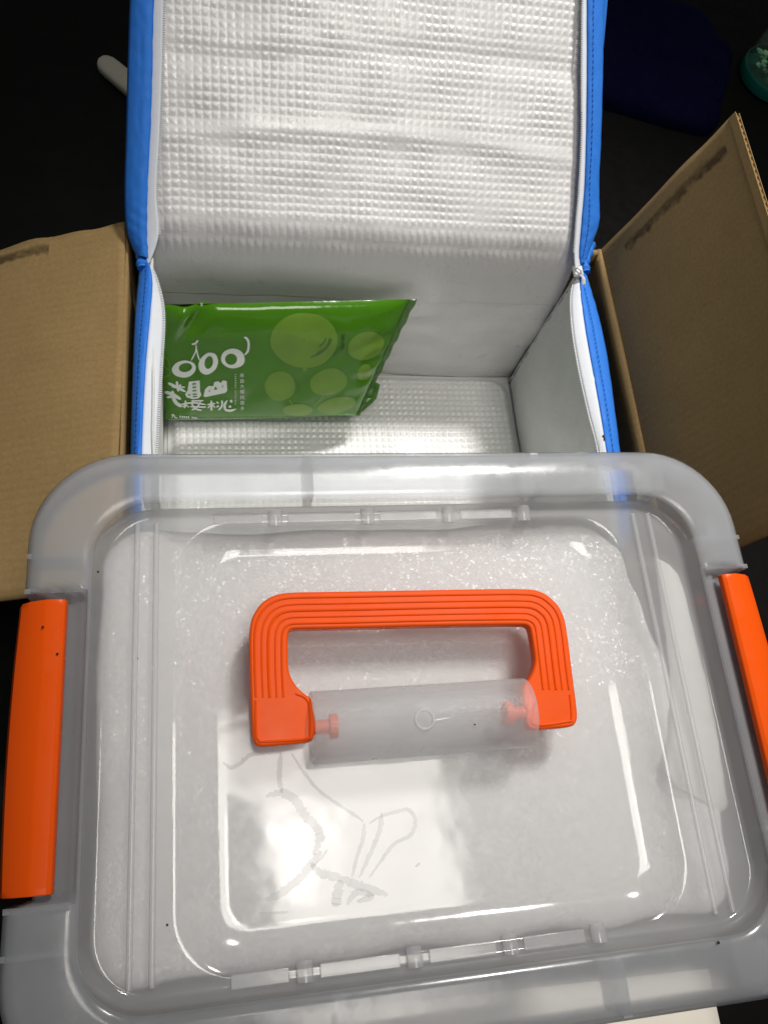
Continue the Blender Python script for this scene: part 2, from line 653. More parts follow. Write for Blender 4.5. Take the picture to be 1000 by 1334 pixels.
# right flap, standing up and leaning out
fr_ = card_sheet('flap', [(BX1 + .0016, BY0 - .006, BZ - .005), (BX1 + .0016, BY1, BZ - .005), (BX1 + .0335, BY1, BZ + .139), (BX1 + .0335, BY0 - .006, BZ + .139)], M_card_r, .0026, 40, 30, .0015, 8, .001)
fr_['label'] = 'right flap standing up, dark streak along its far edge'
# its open corrugated edge: the two liners with the flute between them
nrm = Vector((.139, 0, -.0335)).normalized()
edge0 = Vector((BX1 + .0335, BY0 - .006, BZ + .139))
up_ = Vector((.0335, 0, .139)).normalized()
pts = []
n_fl = 260
for i in range(n_fl + 1):
    t = i / n_fl
    base = edge0 + Vector((0, t * (BY1 - BY0 + .006), 0))
    o_ = nrm * (.0012 * math.sin(i * math.pi / 2.5))
    pts.append((base + o_ + up_ * .0008, base + o_ - up_ * .002))
v = [p for a in pts for p in a]
f = [(2 * i, 2 * i + 1, 2 * i + 3, 2 * i + 2) for i in range(n_fl)]
obj('fluting', v, f, M_card, fr_, solid=.0005)
ml = []
for s in (-1, 1):
    w0 = edge0 + nrm * (s * .0017) - up_ * .004
    w1 = w0 + Vector((0, BY1 - BY0 + .006, 0))
    v4 = [w0, w1, w1 + up_ * .0055, w0 + up_ * .0055]
    ml.append((v4, [(0, 1, 2, 3)]))
obj('liner_edge', *join(ml), M_card, fr_, smooth=False, solid=.0006, offset=0)
# back flap folded down behind, front flap folded down in front
card_sheet('flap', [(BX0 + .004, BY1 + .003, BZ), (BX1 - .004, BY1 + .003, BZ), (BX1 - .004, BY1 + .055, BZ - .125), (BX0 + .004, BY1 + .055, BZ - .125)], M_card, TH, seed=9)

# ------------------------------------------------------------------ cooler bag
bag = empty('cooler_bag', 'open blue cooler bag with quilted silver lining inside the cardboard box', 'bag')
GX0, GX1, GY0, GY1 = -.0475, .2835, .152, .3880
GZ0, GZ1 = .008, .174
LA = math.radians(35)
lid_v = Vector((0, math.cos(LA), math.sin(LA)))
lid_n = Vector((0, -math.sin(LA), math.cos(LA)))
lid_o = Vector((0, GY1 + .004, GZ1 + .004))
LLEN = .232
CELL = .0058


def emboss(a, b, amp):
    """quilted foil: a grid of small three-sided dents"""
    fa, fb = (a / CELL) % 1.0, (b / CELL) % 1.0
    x = 1 - abs(2 * fa - 1)
    y = min(fb / .62, (1 - fb) / .38)
    k = min(1.25 * x, y) * .8 + .2 * x * y
    row = math.floor(b / CELL)
    c = nz(math.floor(a / CELL) * .37, row * .37, 1.7)
    c2 = nz(a * 26, b * 26, 3.1)
    return amp * k * max(.15, .72 + .6 * c + .5 * c2)


HS, HB = .024, .72          # where the hinge curve leaves the lid, and the back wall


def back_y(u, v):
    return GY1 + .002 + .0035 * nz(u * 3, v * 3, 9) + .0016 * nz(u * 11, v * 9, 3)


def lid_surface(u, v, lift=0.0):
    x = GX0 + (GX1 - GX0) * u
    s = v * LLEN
    w = .0010 * math.exp(-((s - .075 - .012 * math.sin(u * 3)) / .007) ** 2)      # cross crease
    w -= .0010 * math.exp(-((s - .135 + .008 * math.sin(u * 5 + 1)) / .008) ** 2)
    w += .0018 * nz(u * 3.0, v * 3.0, 4.4) + .0010 * nz(u * 9, v * 9, 2.2)
    w *= smooth01(min(u, 1 - u), 0, .05)
    w -= .003 * (1 - smooth01(min(u, 1 - u), .01, .05))
    p = lid_o + Vector((x, 0, 0)) + lid_v * s + lid_n * (w * smooth01(s, 0, .02) + lift)
    if s < HS:
        # the lining runs over into the back wall in one curve
        t = s / HS
        e0 = Vector((x, back_y(u, HB) - .0002, GZ0 + (GZ1 - GZ0) * HB))
        e1 = Vector((x, GY1 + .0035, GZ1 + .0015))
        e2 = lid_o + Vector((x, 0, 0)) + lid_v * HS + lid_n * w
        p = e0 * (1 - t) ** 2 + e1 * (2 * t * (1 - t)) + e2 * t * t + lid_n * lift
        p.y += .0012 * nz(u * 7, t * 2, 8) * math.sin(math.pi * t)
    return p


nu, nv = int((GX1 - GX0) / CELL * 8), int(LLEN / CELL * 8)


def lid_lining(u, v):
    s = v * LLEN
    amp = .0009 * smooth01(s, .007, .014) * (1 - .75 * math.exp(-((s - .078 - .012 * math.sin(u * 3)) / .006) ** 2))
    e = emboss((GX1 - GX0) * u + .0006 * nz(u * 20, v * 20), s + .0006 * nz(u * 20, v * 20, 5), amp)
    return lid_surface(u, v, e)


lid = bpy.data.objects.new('lid', None)
C.objects.link(lid)
lid.parent = bag
lid['label'] = 'lid of the bag thrown open, quilted foil side up'
obj('lining', *grid(lid_lining, nu, nv), M_foil, lid, angle=60)
# the outer shell behind the lining
obj('outer_shell', *grid(lambda u, v: lid_surface(-.02 + 1.05 * u, .14 + .86 * v, -.007 - .003 * (2 * u - 1) ** 2), 30, 30), M_blue, lid, solid=.002)


def strip(edges, rows_between=4, bulge=0.0, n=60, up=Vector((0, 0, 1)), wob=0.0):
    """a ribbon through polylines given as 3D points"""
    rs = [resample(e, n) for e in edges]
    k = len(rs)
    v = []
    m = (k - 1) * rows_between + 1
    for i in range(n):
        for j in range(m):
            t = j / rows_between
            a = min(int(t), k - 2)
            u = t - a
            p = rs[a][i] * (1 - u) + rs[a + 1][i] * u
            b = math.sin(math.pi * u) * bulge
            v.append(p + up * (b + wob * nz(i * .35, j * .7, k * 1.3)))
    return v, grid_faces(n, m)


def LP(px, py, off=0.0):
    return PP(px, py, lid_o + lid_n * off, lid_n)


# lid edge: blue binding and white zip tape on both sides
L_bo = [(176, -70), (172, 0), (169, 90), (167, 170), (165, 250), (168, 300), (181, 334)]
L_bm = [(191, -70), (188, 0), (186, 90), (183, 170), (180, 250), (181, 300), (186, 334)]
L_bi = [(203, -70), (199, 0), (197, 90), (195, 170), (191, 250), (190, 300), (191, 336)]
L_wi = [(216, -70), (213, 0), (211, 90), (208, 170), (204, 250), (207, 305), (194, 346)]
obj('binding', *strip([[LP(*p, -.001) for p in L_bo], [LP(*p, .0045) for p in L_bm], [LP(*p, .0040) for p in L_bi]], 5, .0010, 90, lid_n, .0006), M_blue, lid, solid=.0018)
obj('zip_tape', *strip([[LP(*p, .0030) for p in L_bi], [LP(*p, .0050) for p in L_wi]], 5, .0004, 80, lid_n), M_tape, lid, solid=.0009)
R_bo = [(790, -70), (787, 0), (785, 90), (783, 170), (780, 240), (780, 290), (768, 325), (764, 338)]
R_bm = [(778, -70), (775, 0), (774, 90), (773, 170), (770, 240), (769, 290), (762, 330), (760, 340)]
R_bi = [(767, -70), (764, 0), (764, 90), (763, 170), (761, 240), (757, 290), (754, 330), (756, 345)]
R_wi = [(762, -70), (759, 0), (758, 90), (758, 170), (755, 240), (751, 290), (748, 330), (749, 350)]
obj('binding', *strip([[LP(*p, -.001) for p in R_bo], [LP(*p, .0042) for p in R_bm], [LP(*p, .0040) for p in R_bi]], 5, .0010, 90, lid_n, .0006), M_blue, lid, solid=.0018)
obj('zip_tape', *strip([[LP(*p, .0035) for p in R_bi], [LP(*p, .0055) for p in R_wi]], 4, .0004, 80, lid_n), M_tape, lid, solid=.0009)


def stitches(name, path, parent, mat, L=.0022, gap=.0013, r=.00028):
    """row of stitches along a path, one joined mesh"""
    path = resample(path, 400)
    parts, acc, start = [], 0.0, None
    on = True
    cur = [path[0]]
    for a, b in zip(path, path[1:]):
        acc += (b - a).length
        cur.append(b)
        if acc > (L if on else gap):
            if on and len(cur) > 1:
                parts.append(tube([cur[0], cur[-1]], r, 5))
            cur, acc, on = [b], 0.0, not on
    o = obj(name, *join(parts), mat, parent)
    o['kind'] = 'stuff'
    return o


M_thread = principled('blue_thread', (.010, .085, .40), .6, .3, .1)
stitches('stitching', [LP(p[0], p[1], .0060) for p in L_bm], lid, M_thread)
stitches('stitching', [LP(p[0] - 2, p[1], .0056) for p in R_bm], lid, M_thread)


def teeth(name, path, parent, width=.0018, pitch=.00125):
    path = resample(path, 600)
    parts, acc = [], 0.0
    last = path[0]
    for a, b in zip(path, path[1:]):
        acc += (b - a).length
        if acc >= pitch:
            acc = 0
            t = (b - a).normalized()
            s = t.cross(Vector((0, 0, 1))).normalized()
            w = s.cross(t)
            v, f = box(-width / 2, width / 2, -pitch * .32, pitch * .32, -.0006, .0006)
            parts.append(([b + s * q.x + t * q.y + w * q.z for q in v], f))
    o = obj(name, *join(parts), M_teeth, parent, smooth=False)
    o['kind'] = 'stuff'
    return o


teeth('zip_teeth', [LP(p[0] + 1.5, p[1], .0052) for p in L_wi[:-1]], lid)
teeth('zip_teeth', [LP(p[0] - 1.0, p[1], .0058) for p in R_wi[:-1]], lid, .0014)


# body linings
def back_lining(u, v):
    x = GX0 - .001 + (GX1 - GX0 + .002) * u
    z01 = .80 * v
    z = GZ0 + (GZ1 - GZ0) * z01
    y = back_y(u, z01) + .006 * smooth01(z01, HB - .005, HB + .02)
    return Vector((x, y, z))


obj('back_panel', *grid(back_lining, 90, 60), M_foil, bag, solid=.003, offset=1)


def side_x(side, v, w):
    """inner face of a side wall: v along depth from the back, w height"""
    if side > 0:
        top = .2815 - .0105 * smooth01(v, .05, .9)
        bot = GX1 - .002 + .003 * v
        bow = -.006 * math.sin(math.pi * min(1, v * 1.6)) * math.sin(math.pi * w)
    else:
        top = -.0450 + .004 * smooth01(v, 0, 1)
        bot = -.0490
        bow = .002 * math.sin(math.pi * v) * math.sin(math.pi * w)
    return bot + (top - bot) * w + bow + .0012 * nz(v * 6, w * 6, side * 3)


for s in (-1, 1):
    def side_fn(u, w, s=s):
        y = GY1 - .0025 - (GY1 - GY0) * u
        return Vector((side_x(s, u, w), y, GZ0 + (GZ1 - GZ0) * w))
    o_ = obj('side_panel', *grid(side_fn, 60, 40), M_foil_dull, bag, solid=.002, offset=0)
    def side_out(u, w, s=s):
        p = side_fn(u, w)
        return Vector((p.x + s * (.0035 + .003 * math.sin(math.pi * w)), p.y, p.z - .001))
    obj('outer_panel', *grid(side_out, 30, 20), M_blue, bag, solid=.002, offset=0)
obj('front_panel', *grid(lambda u, v: Vector((GX0 + .004 + (GX1 - GX0 - .014) * u, GY0 + .001, GZ0 + (GZ1 - GZ0) * v)), 20, 20), M_foil_dull, bag, solid=.002)
obj('outer_panel', *grid(lambda u, v: Vector((GX0 + (GX1 - GX0) * u, GY1 + .0085, GZ0 + (GZ1 - .030 - GZ0) * v)), 20, 20), M_blue, bag, solid=.002)


def floor_lining(u, v):
    # rounded far corners, pillowed edges
    x = GX0 + .0035 + (GX1 - GX0 - .0075) * u
    y = GY0 + .003 + (GY1 - GY0 - .003) * v
    ex = min(x - GX0 - .0035, GX1 - .004 - x)
    ey = GY1 - y
    e = min(ex, ey)
    if ex < .022 and ey < .022:
        e = .022 - math.hypot(.022 - ex, .022 - ey)
    z = GZ0 + .008 - .006 * (1 - smooth01(e, 0, .010)) + .0015 * nz(u * 4, v * 4, 6)
    return Vector((x, y, z + emboss(x, y, .0016) * smooth01(e, .002, .008)))


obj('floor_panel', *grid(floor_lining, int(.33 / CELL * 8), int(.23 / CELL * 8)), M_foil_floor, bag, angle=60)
obj('base_board', *box(GX0, GX1, GY0 + .002, GY1 + .004, .0055, .0085), M_foil_dull, bag, smooth=False)
# dark seam in the far right corner and round the floor
obj('corner_seam', *tube([Vector((side_x(1, .005, w) - .0006, GY1 - .0060, GZ0 + (GZ1 - GZ0) * w)) for w in [i / 20 for i in range(21)]], .0008, 6), M_dark, bag)

# rim of the body: binding, tape, teeth
ZB = GZ1 + .001
l_bo = [(183, 336), (180, 365), (176, 410), (173, 480), (170, 590), (168, 700)]
l_bm = [(190, 337), (190, 365), (186, 410), (181, 480), (177, 590), (176, 700)]
l_bi = [(194, 340), (199, 366), (196, 410), (190, 480), (185, 590), (184, 700)]
l_wi = [(195, 345), (205, 368), (213, 410), (210, 480), (204, 590), (202, 700)]
obj('binding', *strip([[P(*p, ZB - .006) for p in l_bo], [P(*p, ZB + .0005) for p in l_bm], [P(*p, ZB + .001) for p in l_bi]], 5, .0008, 70, Vector((0, 0, 1)), .0005), M_blue, bag, solid=.0018)
obj('zip_tape', *strip([[P(*p, ZB) for p in l_bi], [P(*p, ZB - .004) for p in l_wi]], 5, .0006, 70), M_tape, bag, solid=.0009)
teeth('zip_teeth', [P(p[0] + .8, p[1], ZB - .0038) for p in l_wi], bag)
stitches('stitching', [P(*p, ZB + .0018) for p in l_bm], bag, M_thread)
r_bo = [(762, 352), (769, 375), (779, 410), (790, 460), (800, 530), (808, 592), (824, 700)]
r_bm = [(758, 355), (762, 378), (771, 420), (779, 465), (790, 530), (799, 592), (815, 700)]
r_bi = [(754, 358), (756, 385), (762, 430), (770, 475), (780, 530), (790, 592), (806, 700)]
r_wi = [(750, 358), (744, 388), (746, 430), (754, 480), (766, 535), (780, 592), (797, 700)]
obj('binding', *strip([[P(*p, ZB - .004) for p in r_bo], [P(*p, ZB + .0003) for p in r_bm], [P(*p, ZB + .001) for p in r_bi]], 5, .0010, 70, Vector((0, 0, 1)), .0005), M_blue, bag, solid=.0018)
obj('zip_tape', *strip([[P(*p, ZB) for p in r_bi], [P(*p, ZB - .003) for p in r_wi]], 5, .0006, 70), M_tape, bag, solid=.0009)
teeth('zip_teeth', [P(p[0] - .8, p[1], ZB - .0028) for p in r_wi], bag)
stitches('stitching', [P(*p, ZB + .0020) for p in r_bm], bag, M_thread)
# gathered blue cloth where lid and body meet
for path, r in (([(184, 318), (185, 328), (186, 338), (186, 350)], .0042), ([(768, 318), (764, 330), (759, 344), (762, 356)], .0046)):
    obj('hinge_gather', *tube(resample([P(*p, ZB - .002) for p in path], 14), [r * (1 + .18 * math.sin(i * 1.9)) for i in range(14)], 12), M_blue, bag)
# slider on the right
pc = P(752, 353, ZB + .004)
sl = obj('zip_slider', *box(pc.x - .0038, pc.x + .0038, pc.y - .005, pc.y + .005, pc.z - .002, pc.z + .002), M_slider, bag, smooth=True, bevel=.0012)
pb = [P(755, 357, ZB + .006), P(759, 362, ZB + .004), P(759, 370, ZB + .001), P(757, 378, ZB - .002)]
obj('pull_tab', *tube(resample(pb, 12), [.0013] * 4 + [.0019] * 8, 8, flat=.5), M_slider, sl)
obj('loop', *tube([P(749, 350, ZB + .006), P(752, 349, ZB + .0085), P(756, 352, ZB + .0085), P(757, 357, ZB + .006)], .0008, 8), M_slider, sl)
pt = P(787, 573, ZB + .0015)
obj('dark_thread', *tube([pt, pt + Vector((.0006, .002, 0)), pt + Vector((-.0004, .004, 0))], .0006, 6), M_print_black, bag)

# ------------------------------------------------------------------ green pouches
QPX = [(205, 397), (533, 390), (464, 541), (216, 547)]       # TL TR BR BL in the photograph
QZ = [.147, .141, .046, .046]
QW = [P(*p, z) for p, z in zip(QPX, QZ)]
pn = (QW[1] - QW[0]).cross(QW[3] - QW[0]).normalized()
if pn.z < 0:
    pn = -pn


def bil(q, u, v):
    return (q[0] * (1 - u) + q[1] * u) * (1 - v) + (q[3] * (1 - u) + q[2] * u) * v


def pouch_point(u, v, side=1, lift=0.0):
    p = bil(QW, u, v)
    a = max(0.0, 1 - abs(2 * u - 1) ** 5) * max(0.0, 1 - abs(2 * v - 1) ** 4)
    t = .0105 * a ** .6
    w = .0016 * nz(u * 3.2, v * 3.2, 7.7) * a + .0010 * nz(u * 9, v * 7, 1.1) * a + .0006 * nz(u * 24, v * 10, 2.7) * a * smooth01(abs(u - .5), .2, .45)
    # crease by the upper left corner and pleats along the right seal
    w += .0045 * math.exp(-(((u - .10 + .25 * v) / .035) ** 2)) * math.exp(-((v - .06) / .16) ** 2)
    w -= .0040 * math.exp(-(((u - .17 + .30 * v) / .03) ** 2)) * math.exp(-((v - .10) / .14) ** 2)
    w += .0012 * smooth01(u, .82, 1) * math.sin(v * 38 + u * 7) * a
    if side < 0:
        t *= .55
        return p - pn * t
    return p + pn * (t + w + lift)


pouch = empty('snack_pouch', 'shiny green cherry pouch with white lettering leaning inside the silver bag', 'pouch')
NU, NV = 110, 60
vf, ff = grid(lambda u, v: pouch_point(u, v), NU, NV)
vb, fb = grid(lambda u, v: pouch_point(u, v, -1), NU, NV)
obj('film', *join([(vf, ff), (vb, fb)]), M_green, pouch, angle=70)
# clear seal along the right end
obj('end_seal', *grid(lambda u, v: bil(QW, 1.0 + .032 * u * (1 - .5 * v), v) + pn * (.0012 * math.sin(v * 45) * u), 6, 70), M_fin, pouch, solid=.0006)

# second pouch lying underneath
QL = [Vector((-.035, .352, .050)), Vector((.135, .352, .050)), P(484, 520, .0235), Vector((-.03, .338, .0235))]
low = empty('snack_pouch', 'second green pouch under the lettered one, only its corner showing', 'pouch')


def low_point(u, v, s):
    p = bil(QL, u, v)
    a = max(0.0, 1 - abs(2 * u - 1) ** 6) * max(0.0, 1 - abs(2 * v - 1) ** 4)
    return p + Vector((0, -.3, .95)) * s * .006 * a ** .6 + Vector((0, 0, .001)) * nz(u * 7, v * 5, 3)


obj('film', *join([grid(lambda u, v: low_point(u, v, 1), 40, 20), grid(lambda u, v: low_point(u, v, -1), 40, 20)]), M_green, low, angle=70)
c0 = P(476, 494, .030)
tabv = [P(468, 536, .0225), P(478, 492, .031), P(495, 501, .030), P(490, 520, .026), P(472, 536, .023)]
obj('corner_tab', tabv, [(0, 1, 2, 3, 4)], M_green, low, smooth=False, solid=.001)


# print on the pouch
def px_to_uv(px, py):
    u, v = .5, .5
    q = [Vector((p[0], p[1], 0)) for p in QPX]
    t = Vector((px, py, 0))
    for _ in range(8):
        f0 = bil(q, u, v) - t
        fu = (bil(q, u + 1e-3, v) - bil(q, u - 1e-3, v)) / 2e-3
        fv = (bil(q, u, v + 1e-3) - bil(q, u, v - 1e-3)) / 2e-3
        det = fu.x * fv.y - fu.y * fv.x
        u -= (f0.x * fv.y - f0.y * fv.x) / det
        v -= (fu.x * f0.y - fu.y * f0.x) / det
    return u, v


def on_pouch(px, py, lift):
    # follow the bulge: find the face point that the sight line meets
    u, v = px_to_uv(px, py)
    for _ in range(6):
        p = pouch_point(u, v)
        d = p - Vector((0, 0, HC))
        c = Vector((d.dot(ax), d.dot(ay), d.dot(az)))
        qx, qy = CX + FPX * c.x / -c.z, CY - FPX * c.y / -c.z
        u0, v0 = px_to_uv(qx, qy)
        u1, v1 = px_to_uv(px, py)
        u += (u1 - u0) * .8
        v += (v1 - v0) * .8
    u = min(max(u, .004), .996)
    v = min(max(v, .004), .992)
    return pouch_point(u, v, 1, lift)


Z1 = lambda x, y: (195 + x * .14, 430 + y * .14)
Z2 = lambda x, y: (330 + x * .215, 390 + y * .215)


def ellipse_patch(z, cx, cy, rx, ry, rot, hole=None, seed=0, wob=.05):
    """filled ellipse (or ring) in radial strips"""
    n, k = 40, 9
    pts = []
    c, s = math.cos(math.radians(rot)), math.sin(math.radians(rot))
    for j in range(k):
        t = j / (k - 1)
        for i in range(n):
            a = 2 * math.pi * i / n
            w = 1 + wob * nz(math.cos(a) * 1.4 + seed, math.sin(a) * 1.4, seed)
            ox, oy = rx * math.cos(a) * w, ry * math.sin(a) * w
            X, Y = cx + ox * c - oy * s, cy + ox * s + oy * c
            if hole:
                hx, hy, hrx, hry, hrot = hole
                ch, sh = math.cos(math.radians(hrot)), math.sin(math.radians(hrot))
                aa = a + math.radians(rot - hrot)
                qx, qy = hrx * math.cos(aa), hry * math.sin(aa)
                IX, IY = hx + qx * ch - qy * sh, hy + qx * sh + qy * ch
            else:
                IX, IY = cx, cy
            t_ = t if hole else .02 + .98 * t
            pts.append(z(IX + (X - IX) * t_, IY + (Y - IY) * t_))
    f = []
    for j in range(k - 1):
        for i in range(n):
            l = (i + 1) % n
            f.append((j * n + i, j * n + l, (j + 1) * n + l, (j + 1) * n + i))
    return pts, f


def stroke(z, pts, w, taper=.35):
    P2 = [Vector((p[0], p[1], 0)) for p in pts]
    n = max(4, len(P2) * 5)
    r = resample(P2, n)
    v, f = [], []
    for i, p in enumerate(r):
        t = (r[min(i + 1, n - 1)] - r[max(i - 1, 0)])
        t = t.normalized() if t.length > 1e-6 else Vector((1, 0, 0))
        s = Vector((-t.y, t.x, 0))
        e = i / (n - 1)
        ww = w * .5 * (taper + (1 - taper) * min(1, 6 * e, 6 * (1 - e)))
        v += [z(*(p + s * ww)[:2]), z(*(p - s * ww)[:2])]
    f = [(2 * i, 2 * i + 1, 2 * i + 3, 2 * i + 2) for i in range(n - 1)]
    return v, f


def poly(z, pts):
    return [z(*p) for p in pts], [tuple(range(len(pts)))]


def printed(name, shapes, mat, lift):
    v, f = join(shapes)
    me_v = [on_pouch(p[0], p[1], lift) for p in v]
    me = bpy.data.meshes.new(name)
    me.from_pydata([tuple(p) for p in me_v], [], f)
    me.update()
    bm = bmesh.new()
    bm.from_mesh(me)
    bmesh.ops.triangulate(bm, faces=[q for q in bm.faces if len(q.verts) > 4])
    for q in bm.faces:
        q.normal_update()
        if q.normal.dot(pn) < 0:
            q.normal_flip()
    bm.to_mesh(me)
    bm.free()
    return finish(name, me, mat, pouch, True, 60)


fruits = [(310, 245, 205, 165, 0), (160, 525, 92, 90, 0), (455, 500, 115, 80, -14), (680, 280, 112, 82, -22), (268, 668, 92, 36, 0), (505, 640, 118, 48, -12), (672, 440, 40, 52, 30)]
for k, a in enumerate(fruits):
    printed('printed_fruit', [ellipse_patch(Z2, *a, seed=k * 1.7)], M_print_pale, .00035)
for sh in ([stroke(Z2, [(215, 605), (228, 625), (245, 645)], 9), stroke(Z2, [(425, 575), (400, 610), (365, 645)], 9), stroke(Z2, [(310, 405), (312, 435)], 24)]):
    printed('printed_stalk', [sh], M_print_pale, .0004)
for k, sh in enumerate([stroke(Z2, [(345, 350), (410, 320), (450, 270), (460, 230)], 10), stroke(Z2, [(380, 330), (430, 300), (465, 255), (470, 235)], 14),
                              stroke(Z2, [(395, 285), (425, 260), (440, 230)], 9), stroke(Z2, [(265, 560), (272, 525), (250, 475)], 5),
                              stroke(Z2, [(450, 365), (500, 325), (520, 290)], 5)]):
    printed('printed_brush_mark', [sh], M_print_dark, .0006 + k * .00004)
W = []
W.append(ellipse_patch(Z1, 320, 358, 112, 78, -8, (333, 345, 62, 41, -10), 1, .08))
W.append(ellipse_patch(Z1, 545, 308, 84, 108, 30, (550, 298, 38, 60, 12), 2, .06))
W.append(ellipse_patch(Z1, 775, 262, 112, 92, 5, (757, 268, 56, 52, 0), 3, .06))
for sh in W:
    printed('printed_cherry', [sh], M_print_white, .0005)
for k, sh in enumerate([stroke(Z1, [(385, 280), (415, 225), (432, 180), (432, 130)], 13), stroke(Z1, [(465, 278), (448, 230), (437, 180), (432, 130)], 13),
                          stroke(Z1, [(390, 128), (425, 120), (450, 88)], 18), stroke(Z1, [(880, 228), (912, 190), (920, 120), (903, 75), (876, 62)], 22)]):
    printed('printed_stalk', [sh], M_print_white, .00055 + k * .00004)
printed('printed_leaf', [stroke(Z1, [(45, 150), (95, 195), (165, 265), (188, 335), (175, 362), (110, 310), (70, 235), (45, 150)], 9),
                         stroke(Z1, [(178, 360), (192, 395), (175, 420), (140, 435), (118, 480), (128, 525), (162, 528)], 12)], M_print_pale, .0005)
T = [stroke(Z1, [(172, 488), (235, 518), (335, 570)], 26), stroke(Z1, [(252, 472), (258, 510), (268, 568)], 24), stroke(Z1, [(292, 500), (262, 528), (205, 522)], 18), stroke(Z1, [(330, 528), (275, 522)], 14)]
T.append(poly(Z1, [(365, 475), (465, 464), (470, 565), (482, 600), (458, 630), (400, 640), (345, 622), (328, 592), (352, 560)]))
T.append(poly(Z1, [(500, 612), (516, 545), (548, 514), (592, 516), (600, 480), (638, 470), (660, 490), (682, 462), (716, 470), (722, 560), (702, 580), (520, 620)]))
T += [stroke(Z1, [(140, 572), (210, 592), (292, 640)], 32), stroke(Z1, [(207, 560), (222, 605), (158, 622)], 24), stroke(Z1, [(212, 605), (245, 670), (300, 708)], 34)]
T += [stroke(Z1, [(285, 688), (400, 672), (525, 690)], 16), stroke(Z1, [(332, 650), (335, 690), (322, 722)], 18), stroke(Z1, [(330, 690), (305, 712)], 12), stroke(Z1, [(340, 690), (366, 716)], 12),
      stroke(Z1, [(385, 655), (500, 652)], 16), stroke(Z1, [(400, 650), (400, 675)], 12), stroke(Z1, [(470, 650), (470, 680)], 12), stroke(Z1, [(385, 668), (425, 725), (485, 742)], 16), stroke(Z1, [(470, 665), (440, 715), (390, 738)], 16), stroke(Z1, [(375, 708), (525, 712)], 16)]
T += [stroke(Z1, [(535, 690), (610, 678)], 16), stroke(Z1, [(572, 650), (576, 700), (572, 745)], 20), stroke(Z1, [(572, 690), (540, 722)], 13), stroke(Z1, [(580, 690), (612, 716)], 13),
      stroke(Z1, [(622, 662), (640, 680)], 16), stroke(Z1, [(622, 712), (645, 700)], 16), stroke(Z1, [(672, 648), (672, 700), (640, 742)], 18),
      stroke(Z1, [(722, 648), (698, 690), (705, 735), (750, 745), (806, 730)], 22), stroke(Z1, [(748, 662), (768, 652)], 26), stroke(Z1, [(735, 712), (758, 704)], 22)]
T += [stroke(Z1, [(200, 788), (230, 782)], 10), stroke(Z1, [(215, 772), (218, 795), (205, 812)], 10), stroke(Z1, [(228, 784), (238, 808), (258, 812)], 10)]
for a in (280, 300, 318, 338, 356, 392, 410, 428):
    T.append(stroke(Z1, [(a, 798 + (a - 280) * .08), (a + 12, 800 + (a - 280) * .08)], 14))
    T.append(stroke(Z1, [(a + 4, 790 + (a - 280) * .08), (a + 5, 815 + (a - 280) * .08)], 6))
for k in range(17):
    if k != 8:
        T.append(stroke(Z1, [(790 + (k % 2) * 2, 410 + k * 17), (806, 412 + k * 17 + (k % 3))], 6))
printed('lettering', T, M_print_white, .0006)
D = [stroke(Z1, [(395, 497), (432, 493)], 11), stroke(Z1, [(397, 528), (432, 525)], 11), stroke(Z1, [(397, 560), (434, 557)], 11), stroke(Z1, [(358, 598), (380, 596)], 10), stroke(Z1, [(398, 592), (440, 590)], 10), stroke(Z1, [(402, 614), (442, 611)], 10),
     poly(Z1, [(597, 550), (610, 518), (632, 545)]), poly(Z1, [(550, 570), (555, 545), (562, 568)]), poly(Z1, [(672, 528), (680, 500), (684, 525)])]
printed('lettering', D, M_green, .0009)


def font_shapes(text, px, py, size, angle=0):
    """glyph outlines in photograph positions"""
    cu = bpy.data.curves.new('text', 'FONT')
    cu.body = text
    cu.size = 1.0
    cu.align_x = 'CENTER'
    cu.align_y = 'CENTER'
    cu.resolution_u = 2
    ob = bpy.data.objects.new('text', cu)
    C.objects.link(ob)
    dg = bpy.context.evaluated_depsgraph_get()
    me = ob.evaluated_get(dg).to_mesh()
    vs = [v.co.copy() for v in me.vertices]
    fs = [tuple(p.vertices) for p in me.polygons]
    ob.evaluated_get(dg).to_mesh_clear()
    bpy.data.objects.remove(ob)
    bpy.data.curves.remove(cu)
    a = math.radians(angle)
    out = []
    for p in vs:
        x, y = p.x * size, -p.y * size
        out.append((px + x * math.cos(a) - y * math.sin(a), py + x * math.sin(a) + y * math.cos(a)))
    return out, fs


F = []
for k, ch in enumerate('来自大樱桃故乡'):
    x, y = Z1(858 + k * .8, 421 + k * 51)
    F.append(font_shapes(ch, x, y, 6.2))
printed('lettering', F, M_print_white, .0006)
x, y = Z2(538, 256)
printed('date_stamp', [font_shapes('201705', x, y, 7.0, 93)], M_print_black, .0009)

# ------------------------------------------------------------------ storage box
sbox = empty('storage_box', 'clear plastic storage box with orange latches and orange carry handle', 'storage box')
SC = Vector((.0965, .041, LID))
LAT = .0645          # half length of the latch recess


def lid_loop(hx, hy, r, z, pull=0.0, drop=0.0):
    out = []
    for x, y in rrect(hx, hy, r):
        zz = z
        if pull or drop:
            k = smooth01(LAT + .0008 - abs(y), 0, .0022) * (1 if abs(x) > hx - r * .5 else 0)
            x -= math.copysign(pull * k, x)
            zz -= drop * k
        out.append(SC + Vector((x, y, zz)))
    return out


